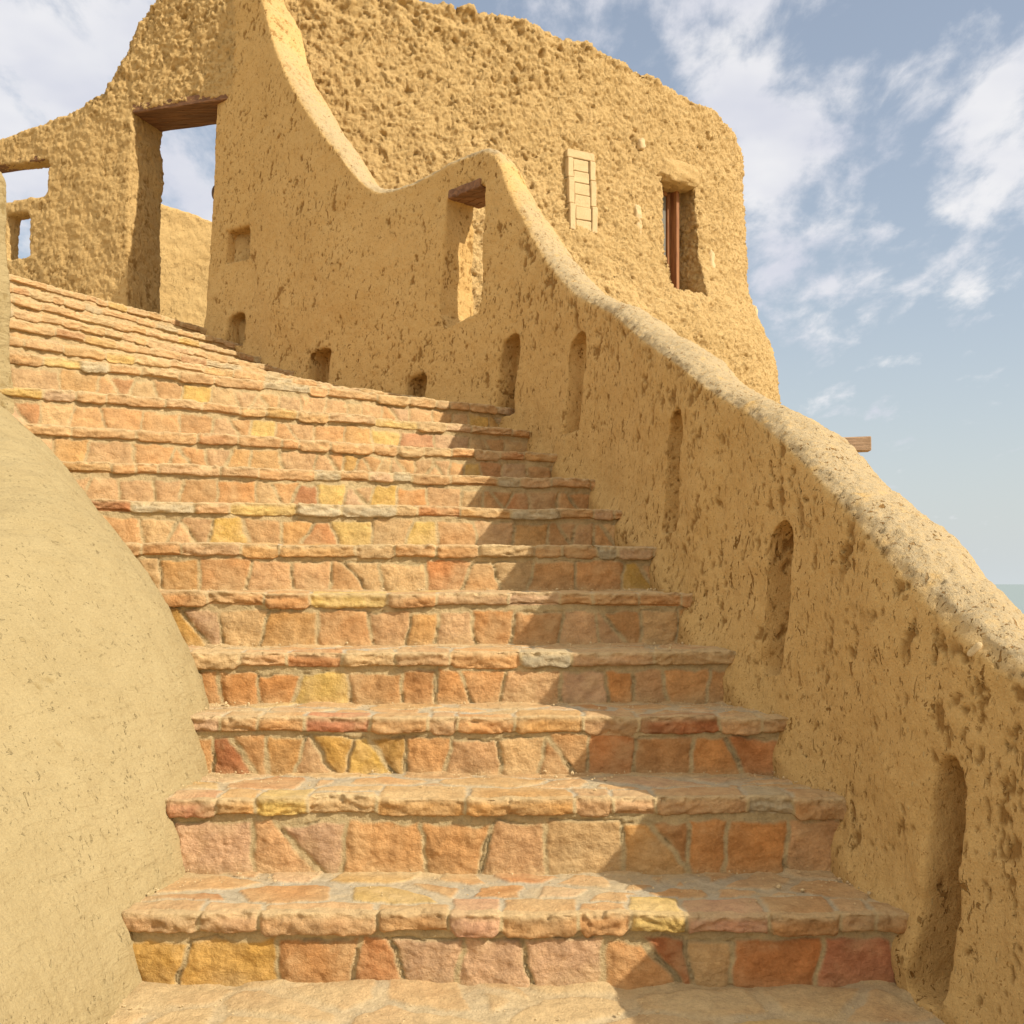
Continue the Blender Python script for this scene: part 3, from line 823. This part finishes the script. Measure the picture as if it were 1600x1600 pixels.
def step_mesh(E0, E1, zb, zt, res, seed, step_obj_parent, S0, first=False, name='step', dusty=0.0, marks=()):
    rng = np.random.default_rng(seed)
    E0 = np.asarray(E0, float); E1 = np.asarray(E1, float)           # each [left, right]
    L = np.linalg.norm(E0[1] - E0[0])
    nu = int(L / res) + 1
    u = np.linspace(0, 1, nu); s = u * L
    t2 = (E0[1] - E0[0]) / L; front = np.array([t2[1], -t2[0]])      # towards the walker
    if front[1] > 0: front = -front
    wob = 0.012 * fbm(np.stack([s * 2.2, np.full(nu, seed * 3.1), np.zeros(nu)], 1), 2)
    zwob = 0.007 * fbm(np.stack([s * 3.0, np.full(nu, seed * 1.7), np.ones(nu)], 1), 2)
    H = zt - zb
    nz0 = zt - 0.046                                                  # underside of the nosing
    out = {}
    stones_c = lambda n: PAL[rng.choice(len(PAL), n, p=PW)] * rng.uniform(0.86, 1.1, (n, 1))
    # ---- riser
    zr = np.arange(zb - 0.03, nz0 + 1e-6, res); zr[-1] = nz0
    S, Z = np.meshgrid(s, zr, indexing='ij'); S = S.ravel(); Z = Z.ravel()
    hR = nz0 - zb
    sx = [-0.1]
    while sx[-1] < L + 0.1: sx.append(sx[-1] + rng.choice([rng.uniform(0.08, 0.12), rng.uniform(0.13, 0.19), rng.uniform(0.19, 0.27)], p=[.3, .45, .25]))
    seeds = []
    for x in sx:
        r = rng.random()
        if r < 0.2:
            seeds += [(x - 0.02, zb + hR * 0.2), (x + 0.025, zb + hR * 0.78)]
        else:
            seeds.append((x, zb + hR * rng.uniform(0.0, 1.0)))
    seeds = np.array(seeds)
    Pn = np.stack([S, Z, np.full(len(S), seed * 7.7)], 1)
    wS = S + 0.010 * fbm(Pn * 14, 3); wZ = Z + 0.010 * fbm(Pn * 14 + 50, 3)
    i1, ed = voro(wS, wZ, seeds, 0.62)
    cs = stones_c(len(seeds))
    for kd, x, cc in marks:
        if kd == 'r': cs[np.argmin(np.abs(seeds[:, 0] - (x - E0[0][0]) / t2[0]))] = cc
    rnd = rng.random(len(seeds))
    topm = nz0 - 0.010 - 0.014 * rnd[i1] + 0.008 * fbm(Pn * 12, 2)    # mortar bed under the nosing
    ed = np.minimum(ed, (topm - wZ) * 0.8)
    jw = 0.0035 + 0.005 * rng.random(len(seeds))[i1]
    m = smoothstep(jw * 0.5, jw + 0.005, ed)
    bul = smoothstep(0, 0.035, ed)
    dsp = m * (0.005 + 0.006 * bul * (0.3 + rnd[i1]) + 0.005 * fbm(Pn * 20, 4, 0.65)) + (1 - m) * (0.003 * fbm(Pn * 30, 2) + 0.003)
    crack = smoothstep(0.0032, 0.0012, np.abs(ed - jw * 0.55)) * (fbm(Pn * 6 + 3, 2) > 0.05)
    dsp = dsp - 0.007 * crack
    c = cs[i1] * (1 + 0.25 * fbm(Pn * 9, 3))[:, None]
    c = c * m[:, None] + (MORTAR * (1 + 0.15 * fbm(Pn * 10, 2))[:, None]) * (1 - m)[:, None]
    du = np.clip(0.5 * np.exp(-(Z - zb) / 0.025) + 0.14 * smoothstep(-0.1, 0.6, fbm(Pn * 4, 3)), 0, 0.9)
    c = c * (1 - du)[:, None] + DUST * du[:, None]
    ui = np.repeat(np.arange(nu), len(zr))
    base = E0[0] + t2 * S[:, None] + front * (dsp + wob[ui])[:, None]
    c = c * (1 - dusty) + DUST * dusty
    VR = np.column_stack([base, Z + zwob[ui] * smoothstep(zb, nz0, Z)])
    out['riser'] = (VR, nu, len(zr), c)
    # ---- nosing stones
    xj = [-0.2]
    while xj[-1] < L + 0.2: xj.append(xj[-1] + rng.choice([rng.uniform(0.09, 0.14), rng.uniform(0.14, 0.22), rng.uniform(0.22, 0.32)], p=[.3, .5, .2]))
    xj = np.array(xj); ns = len(xj)
    cn = stones_c(ns); isgrey = rng.random(ns) < 0.07
    cn[isgrey] = GREY * rng.uniform(0.9, 1.1, (isgrey.sum(), 1))
    for kd, x, cc in marks:
        if kd == 'n': cn[np.clip(np.searchsorted(xj, (x - E0[0][0]) / t2[0]) - 1, 0, ns - 2)] = cc
    prot = rng.uniform(-0.009, 0.009, ns); thk = rng.uniform(-0.016, 0.007, ns); lift = rng.uniform(-0.003, 0.005, ns)
    # section: (forward, height rel. zt, outward normal)
    pr = [(0.000, -0.046), (0.008, -0.046), (0.015, -0.0455), (0.0185, -0.043), (0.0195, -0.033), (0.019, -0.022), (0.0185, -0.011), (0.0175, -0.0035), (0.0145, -0.0008), (0.004, 0.0), (-0.014, 0.0)]
    nn = len(pr) * 2 - 1
    pr = np.array(pr); prf = np.array([pr[i // 2] if i % 2 == 0 else (pr[i // 2] + pr[i // 2 + 1]) / 2 for i in range(nn)])
    tg = np.gradient(prf, axis=0); tg /= np.linalg.norm(tg, axis=1)[:, None]
    nrm = np.stack([tg[:, 1], -tg[:, 0]], 1)                          # pointing out of the stone
    Sg = np.repeat(s, nn); K = np.tile(np.arange(nn), nu); ui = np.repeat(np.arange(nu), nn)
    fz = prf[K]; nv = nrm[K]
    Pn = np.stack([Sg, fz[:, 0] * 1.0 + 3, fz[:, 1] + seed * 5.5], 1)
    wS = Sg + 0.006 * fbm(Pn * 15, 2)
    j = np.clip(np.searchsorted(xj, wS) - 1, 0, ns - 2)
    de = np.minimum(wS - xj[j], xj[j + 1] - wS)
    m = smoothstep(0.002, 0.008, de); rnde = smoothstep(0.0, 0.022, de)
    frontness = smoothstep(0.0, 0.012, fz[:, 0])
    rough = 0.0075 * fbm(Pn * np.array([16, 30, 45]), 4, 0.65)
    chip = smoothstep(0.25, 0.5, fbm(Pn * np.array([11, 11, 11]) + 8, 3, 0.6)) * smoothstep(-0.022, -0.004, fz[:, 1]) * smoothstep(-0.01, 0.012, fz[:, 0])
    layer = 0.0022 * np.tanh(3 * np.sin((fz[:, 1] * 230) + 9 * fbm(Pn * np.array([9, 9, 9]), 3) + 9 * j)) * frontness * smoothstep(0.0, 0.4, fbm(Pn * 5 + 60, 2) + 0.15)
    rough = rough + layer
    fwd = fz[:, 0] + prot[j] * m * frontness - 0.005 * (1 - rnde) * frontness
    hz = fz[:, 1] * (1 + (-thk[j] / 0.046) * 0.9 * rnde) + lift[j] * m - 0.0015 * (1 - rnde) * (fz[:, 1] > -0.02)
    fwd = fwd - 0.010 * chip * m; hz = hz - 0.007 * chip * m
    fwd = fwd + nv[:, 0] * rough * m; hz = hz + nv[:, 1] * rough * m * 0.6
    base = E0[0] + t2 * Sg[:, None] + front * (fwd + wob[ui])[:, None]
    VN = np.column_stack([base, zt + hz + zwob[ui]])
    c = cn[j] * (1 + 0.28 * fbm(Pn * np.array([9, 20, 30]), 3))[:, None]
    c = c * m[:, None] + MORTAR * (1 - m)[:, None]
    c = c * (1 - dusty) + DUST * dusty
    topd = smoothstep(-0.02, 0.0, fz[:, 1])
    du = np.clip(0.12 + 0.62 * topd + 0.25 * fbm(Pn * 6, 3), 0, 0.85)
    c = c * (1 - du)[:, None] + DUST * du[:, None]
    VR = VR.reshape(nu, len(zr), 3); VNr = VN.reshape(nu, nn, 3)
    VNr[:, 0] = VR[:, -1]                                             # share the seam with the riser
    out['nosing'] = (VNr.reshape(-1, 3), nu, nn, c)
    # ---- tread
    depth = max(np.linalg.norm(E1[0] - E0[0]), np.linalg.norm(E1[1] - E0[1])) + 0.05
    nt = int(depth / (res * 1.25)) + 2
    w = np.linspace(0, 1, nt)
    dl = np.linalg.norm(E1[0] - E0[0]); dr = np.linalg.norm(E1[1] - E0[1])
    back0 = E1[0] + (E1[0] - E0[0]) / max(dl, 1e-6) * 0.06; back1 = E1[1] + (E1[1] - E0[1]) / max(dr, 1e-6) * 0.06
    Pf = E0[0][None] + t2[None] * s[:, None] + front[None] * (-0.014 + wob)[:, None]
    Pb = back0[None] * (1 - u)[:, None] + back1[None] * u[:, None]
    XY = Pf[:, None, :] * (1 - w)[None, :, None] + Pb[:, None, :] * w[None, :, None]
    XYr = XY.reshape(-1, 2); ui = np.repeat(np.arange(nu), nt); W = np.tile(w, nu)
    loc = XYr - E0[0]; S = loc @ t2; T = -(loc @ front)
    Pn = np.stack([S, T, np.full(len(S), seed * 2.9)], 1)
    wS = S + 0.012 * fbm(Pn * 10, 3); wT = T + 0.012 * fbm(Pn * 10 + 30, 3)
    # first the tops of the nosing stones, then flags bedded behind them
    j = np.clip(np.searchsorted(xj, wS) - 1, 0, ns - 2)
    dep = rng.uniform(0.05, 0.15, ns)[j]
    de = np.minimum(np.minimum(wS - xj[j], xj[j + 1] - wS), dep - wT)
    mN = smoothstep(0.003, 0.012, de)
    nf = max(int(L * depth / 0.028), 3)
    fs = np.column_stack([rng.uniform(-0.1, L + 0.1, nf), rng.uniform(0.06, max(T.max(), 0.1), nf)])
    i2, e2 = voro(wS, wT, fs, 1.5)
    jw = rng.uniform(0.008, 0.032, nf)[i2]
    mF = smoothstep(jw, jw + 0.01, e2) * (1 - mN) * (wT > dep + 0.012)
    cf = stones_c(nf)
    m = np.maximum(mN, mF)
    c = np.where((mN > mF)[:, None], cn[j], cf[i2]) * m[:, None] + (np.array([0.40, 0.355, 0.265]))[None] * (1 - m)[:, None]
    rl = 0.5 + fbm(Pn * 3.5, 3)
    du = np.clip(0.40 + 0.45 * fbm(Pn * 3.5, 4) + 0.5 * smoothstep(0.6, 1.0, W) + 0.35 * smoothstep(0.35, 0.0, np.minimum(S, L - S) - 0.2), 0, 0.96)
    c = c * (1 - du)[:, None] + DUST * du[:, None]
    Zt = zt + zwob[ui] * (1 - W) + m * 0.005 + 0.006 * fbm(Pn * 5, 3) + 0.0025 * fbm(Pn * 25, 3)
    Zt = Zt + 0.022 * smoothstep(0.72, 1.0, W) ** 2 * (1 + fbm(Pn * 4, 2)) # dust gathered against the next riser
    Zt = np.where(W < 1e-9, 0, Zt)
    VT = np.column_stack([XYr, Zt]).reshape(nu, nt, 3)
    VT[:, 0] = VNr[:, -1]
    # ease the first rows into the nosing
    for r_ in range(1, min(5, nt)):
        k = r_ / 5.0
        VT[:, r_, 2] = VT[:, r_, 2] * k + VNr[:, -1, 2] * (1 - k)
    out['tread'] = (VT.reshape(-1, 3), nu, nt, c)
    origin = (float((E0[0] + E0[1])[0] / 2), float((E0[0] + E0[1])[1] / 2), float(zb))
    def gridq(a, b):
        ix = np.arange(a * b).reshape(a, b)
        return np.stack([ix[:-1, :-1], ix[1:, :-1], ix[1:, 1:], ix[:-1, 1:]], -1).reshape(-1, 4)
    V_, a, b, c_ = out['tread']
    st = add_mesh(name, V_, gridq(a, b), MAT['stone'], origin, step_obj_parent, S0, colors=c_)
    if not first:
        for nm in ('riser', 'nosing'):
            V_, a, b, c_ = out[nm]
            add_mesh(nm, V_, gridq(a, b), MAT['stone'], origin, st, origin, colors=c_)
    return st

STEPS = [  # left, right, top height
    ((-1.00, 2.76), (1.02, 2.745), 0.20),
    ((-0.99, 3.11), (0.935, 3.105), 0.42),
    ((-1.02, 3.47), (0.88, 3.47), 0.605),
    ((-1.10, 3.80), (0.80, 3.85), 0.79),
    ((-1.29, 4.12), (0.715, 4.23), 0.995),
    ((-1.52, 4.38), (0.63, 4.68), 1.19),
    ((-1.70, 4.68), (0.58, 5.27), 1.385),
    ((-1.95, 4.92), (0.47, 5.80), 1.58),
    ((-2.32, 5.03), (0.30, 6.30), 1.775),
    ((-2.34, 5.20), (0.13, 6.71), 1.97),
    ((-2.38, 5.38), (-0.03, 7.00), 2.16),
    ((-2.58, 5.72), (-0.60, 7.57), 2.32),
    ((-2.78, 6.15), (-1.25, 8.18), 2.51),
    ((-3.00, 6.62), (-1.70, 8.62), 2.70),
    ((-3.22, 7.08), (-2.00, 9.05), 2.89),
    ((-3.42, 7.52), (-2.28, 9.38), 3.08),
    ((-3.62, 7.92), (-2.62, 9.62), 3.27)]
S0 = (0.0, 2.75, 0.0)
stairs = empty('staircase', S0)
tag(stairs, 'winding staircase of rough orange, pink and yellow stones curving up to the doorway', 'stairs')
def ext(l, r, a, b):
    l = np.array(l); r = np.array(r); t = (r - l) / np.linalg.norm(r - l)
    return np.array([l - t * a, r + t * b])
edges = [ext(l, r, 0.28 if i < 8 else 0.45, 0.22) for i, (l, r, z) in enumerate(STEPS)]
zs = [z for _, _, z in STEPS]
# the landing in front of the first step
step_mesh(np.array([[-1.25, 1.2], [1.35, 1.2]]), np.array([[-1.28, 2.76], [1.24, 2.745]]), -0.2, 0.0, 0.0065, 101, stairs, S0, name='landing')
YEL = (0.56, 0.37, 0.105); OCH = (0.49, 0.275, 0.065); RED = (0.46, 0.19, 0.09); ORA = (0.51, 0.235, 0.075); PNK = (0.50, 0.26, 0.15)
MARKS = {0: [('n', 0.37, YEL), ('n', -0.06, PNK), ('n', 0.62, PNK), ('r', -0.90, OCH), ('r', -0.74, OCH), ('r', 0.78, RED)],
         1: [('n', -0.67, YEL), ('n', -0.92, RED), ('r', 0.51, ORA), ('r', 0.78, ORA)],
         2: [('n', -0.48, RED), ('r', -0.59, OCH), ('r', 0.6, ORA)],
         3: [('r', -0.60, YEL), ('r', -0.98, ORA), ('r', -0.83, ORA), ('r', -0.25, ORA), ('r', 0.4, ORA)],
         4: [('n', -0.74, YEL), ('r', -0.1, ORA)],
         6: [('n', -1.18, YEL), ('r', -0.75, YEL), ('r', -0.43, YEL)],
         7: [('r', -0.87, YEL), ('r', -1.25, ORA), ('r', -0.53, ORA)],
         9: [('r', -1.30, YEL), ('r', -0.69, YEL), ('r', -0.54, RED), ('n', -0.7, YEL)],
         10: [('n', -2.2, YEL), ('n', -2.3, YEL)]}
for i in range(len(edges)):
    e0 = edges[i]
    if i + 1 < len(edges): e1 = edges[i + 1]
    else: e1 = np.array([[-5.2, 11.6], [-2.6, 10.6]])
    res = float(np.clip(e0[:, 1].mean() / 1088 * 1.55, 0.0042, 0.011))
    step_mesh(e0, e1, 0.0 if i == 0 else zs[i - 1], zs[i], res, 200 + i * 13, stairs, S0, dusty=float(np.interp(i, [3, 13], [0.0, 0.45])), marks=MARKS.get(i, ()))

# ------------------------------------------------------------------ loose grit on the treads
def grit():
    rng = np.random.default_rng(5)
    V = []; F = []
    ico = np.array([(0, 0, 1), (.9, 0, .3), (.28, .85, .3), (-.72, .53, .3), (-.72, -.53, .3), (.28, -.85, .3), (.72, .53, -.4), (-.28, .85, -.4), (-.9, 0, -.4), (-.28, -.85, -.4), (.72, -.53, -.4)])
    fc = [(0, 1, 2), (0, 2, 3), (0, 3, 4), (0, 4, 5), (0, 5, 1), (1, 6, 2), (2, 7, 3), (3, 8, 4), (4, 9, 5), (5, 10, 1), (2, 6, 7), (3, 7, 8), (4, 8, 9), (5, 9, 10), (1, 10, 6)]
    for n in range(1900):
        i = int(rng.integers(-1, 5))
        if i < 0: l, r, z = np.array([-0.95, 2.72]), np.array([1.08, 2.7]), 0.0; dep = -0.35
        else:
            l, r, z = (np.array(STEPS[i][0]), np.array(STEPS[i][1]), STEPS[i][2]); dep = 0.35
        s = rng.beta(0.42, 0.3); p = l + (r - l) * s
        w = rng.beta(2.2, 1.0) if dep > 0 else 1 - rng.beta(2.2, 1.0)
        p = p + np.array([0, dep * w])
        a = rng.uniform(0.0012, 0.0035) * (2.2 if rng.random() < 0.05 else 1)
        q = ico * rng.uniform(0.6, 1.2, (11, 3)) * a
        o = len(V)
        V += [(p[0] + k[0], p[1] + k[1], z + 0.010 + k[2] + 0.02 * max(0, (w - .75) if dep > 0 else 0)) for k in q]
        F += [tuple(k + o for k in f) for f in fc]
    ob = add_mesh('loose_grit', V, F, MAT['pale'], (0, 3, 0), smooth=False, attrs={'pit': np.zeros(len(V))})
    tag(ob, 'loose mud crumbs and grit scattered over the lower treads', 'grit', kind='stuff')
grit()

# ------------------------------------------------------------------ terrain and lake
r = np.concatenate([np.linspace(0, 20, 41), np.geomspace(21, 900, 50)])
th = np.linspace(0, 2 * np.pi, 97)[:-1]
R, TH = np.meshgrid(r, th, indexing='ij')
gx = R * np.cos(TH) - 1.0; gy = R * np.sin(TH) + 8.0
ramp = np.clip((gy - 3.0) * 0.5, 0, 2.6) * np.exp(-(np.maximum(np.abs(gx + 1) - 2.4, 0) / 1.2) ** 2) * np.exp(-(np.maximum(gy - 14, 0) / 8) ** 2)
gz = -1.1 + ramp * 0.85 - 19.0 * smoothstep(5, 48, R) - 4 * smoothstep(100, 900, R) + 0.25 * fbm(np.stack([gx.ravel() * .3, gy.ravel() * .3, np.zeros(gx.size)], 1), 3).reshape(gx.shape)
ix = np.arange(R.size).reshape(R.shape)
ixn = np.roll(ix, -1, axis=1)
quads = np.stack([ix[:-1], ix[1:], ixn[1:], ixn[:-1]], -1).reshape(-1, 4)
o = add_mesh('ground', np.stack([gx.ravel(), gy.ravel(), gz.ravel()], 1), quads, MAT['ground'], (0, 0, -1), attrs={'pit': np.zeros(gx.size)})
tag(o, kind='structure')
Rl = 45000
V = [(Rl * math.cos(a), Rl * math.sin(a), -23.5) for a in np.linspace(0, 2 * math.pi, 65)[:-1]] + [(0, 0, -23.5)]
F = [(i, (i + 1) % 64, 64) for i in range(64)]
o = add_mesh('lake', V, F, MAT['lake'], (0, 0, -23.5), smooth=False)
tag(o, kind='structure')

# ------------------------------------------------------------------ light and sky
SUN = Vector((1.18, -0.63, 1.0)).normalized()
sd_ = bpy.data.lights.new('Sun', 'SUN'); sd_.energy = 3.8; sd_.angle = math.radians(0.55); sd_.color = (1.0, 0.93, 0.80)
so = bpy.data.objects.new('Sun', sd_); COL.objects.link(so)
so.rotation_euler = SUN.to_track_quat('Z', 'Y').to_euler()
so.location = (20, -10, 25)

wd = bpy.data.worlds.new("World"); scene.world = wd; wd.use_nodes = True
k = N(wd)
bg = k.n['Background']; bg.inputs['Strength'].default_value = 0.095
sky = k.new('ShaderNodeTexSky', sky_type='NISHITA', sun_disc=False)
sky.sun_elevation = math.asin(SUN.z); sky.sun_rotation = math.atan2(SUN.x, SUN.y)
sky.air_density = 1.1; sky.dust_density = 2.2; sky.ozone_density = 1.2
gen = k.new('ShaderNodeTexCoord').outputs['Generated']
sep = k.new('ShaderNodeSeparateXYZ'); k.l.new(gen, sep.inputs[0])
# cloud layer: project the view direction on a plane overhead
den = k.math('ADD', k.math('MAXIMUM', sep.outputs[2], 0.0), 0.22)
cx = k.math('DIVIDE', sep.outputs[0], den); cy = k.math('DIVIDE', sep.outputs[1], den)
cv = k.new('ShaderNodeCombineXYZ'); k.l.new(cx, cv.inputs[0]); k.l.new(cy, cv.inputs[1])
CV = cv.outputs[0]
n_big = k.noise(CV, 1.6, 5, 0.55, 0.4)
n_puff = k.noise(k.new('ShaderNodeVectorMath', operation='MULTIPLY', ins={0: CV, 1: (1.0, 0.55, 1.0)}).outputs[0], 9.0, 8, 0.60, 0.15)
def blob(dx, dz, wx, wz, rot=0.0):
    """soft patch of cloud round a direction (azimuth tangent, elevation tangent)"""
    ax_ = k.math('SUBTRACT', k.math('DIVIDE', sep.outputs[0], k.math('MAXIMUM', sep.outputs[1], 0.05)), dx)
    az_ = k.math('SUBTRACT', k.math('DIVIDE', sep.outputs[2], k.math('MAXIMUM', sep.outputs[1], 0.05)), dz)
    c_, s_ = math.cos(rot), math.sin(rot)
    a = k.math('ADD', k.math('MULTIPLY', ax_, c_ / wx), k.math('MULTIPLY', az_, s_ / wx))
    b = k.math('ADD', k.math('MULTIPLY', ax_, -s_ / wz), k.math('MULTIPLY', az_, c_ / wz))
    r2 = k.math('ADD', k.math('MULTIPLY', a, a), k.math('MULTIPLY', b, b))
    return k.math('MULTIPLY', k.math('POWER', 2.718, k.math('MULTIPLY', r2, -1.0)), k.math('GREATER_THAN', sep.outputs[1], 0.05))
def uv(u, v): return ((u - 800) / 1700, (912 - v) / 1700)
bl = [(*uv(100, 120), 0.30, 0.22, 0.0, 1.0), (*uv(1190, 220), 0.085, 0.22, 0.38, 1.0), (*uv(1050, 0), 0.14, 0.07, 0.0, 0.9),
      (*uv(1400, 130), 0.11, 0.07, 0.5, 0.75), (*uv(1550, 230), 0.07, 0.13, -0.2, 0.95), (*uv(1370, 370), 0.05, 0.025, -0.2, 0.6), (*uv(1210, 430), 0.06, 0.04, 0.0, 0.8), (*uv(1330, 270), 0.035, 0.03, 0, .6)]
mask = None
for q in bl:
    b_ = k.math('MULTIPLY', blob(*q[:5]), q[5])
    mask = b_ if mask is None else k.math('MAXIMUM', mask, b_)
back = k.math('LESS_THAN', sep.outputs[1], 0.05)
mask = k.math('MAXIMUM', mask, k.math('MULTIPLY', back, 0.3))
cl = k.math('ADD', k.math('MULTIPLY', k.math('SUBTRACT', n_puff, 0.5), 2.6), k.math('MULTIPLY', k.math('SUBTRACT', n_big, 0.5), 0.5))
cl = k.math('ADD', cl, k.math('SUBTRACT', k.math('MULTIPLY', mask, 0.95), 0.25))
cf = k.ramp(cl, 0.06, 0.72)
shade = k.ramp(k.noise(CV, 3.2, 4, 0.5), 0.3, 0.7)
ccol = k.mix(shade, (5.3, 5.4, 6.1), (7.3, 7.2, 7.2))
haze = k.math('POWER', k.math('SUBTRACT', 1.0, k.math('MAXIMUM', sep.outputs[2], 0.0)), 5.0)
skyc = k.mix(k.math('MULTIPLY', haze, 0.85), sky.outputs[0], (5.1, 5.55, 5.6))
skyc = k.mix(0.22, skyc, (6.2, 6.5, 6.9))
out = k.mix(k.math('MULTIPLY', cf, 0.9), skyc, ccol)
# unseen bright cloud overhead and behind the walker, added to lift the shaded walls
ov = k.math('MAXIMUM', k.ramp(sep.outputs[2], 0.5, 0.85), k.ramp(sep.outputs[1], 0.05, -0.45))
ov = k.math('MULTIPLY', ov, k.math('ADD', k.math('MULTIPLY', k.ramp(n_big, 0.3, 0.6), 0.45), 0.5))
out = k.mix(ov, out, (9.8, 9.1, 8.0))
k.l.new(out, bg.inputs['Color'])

scene.view_settings.view_transform = 'Standard'
scene.view_settings.look = 'None'
scene.view_settings.exposure = 0.47
scene.view_settings.gamma = 1.0
scene.cycles.use_denoising = True
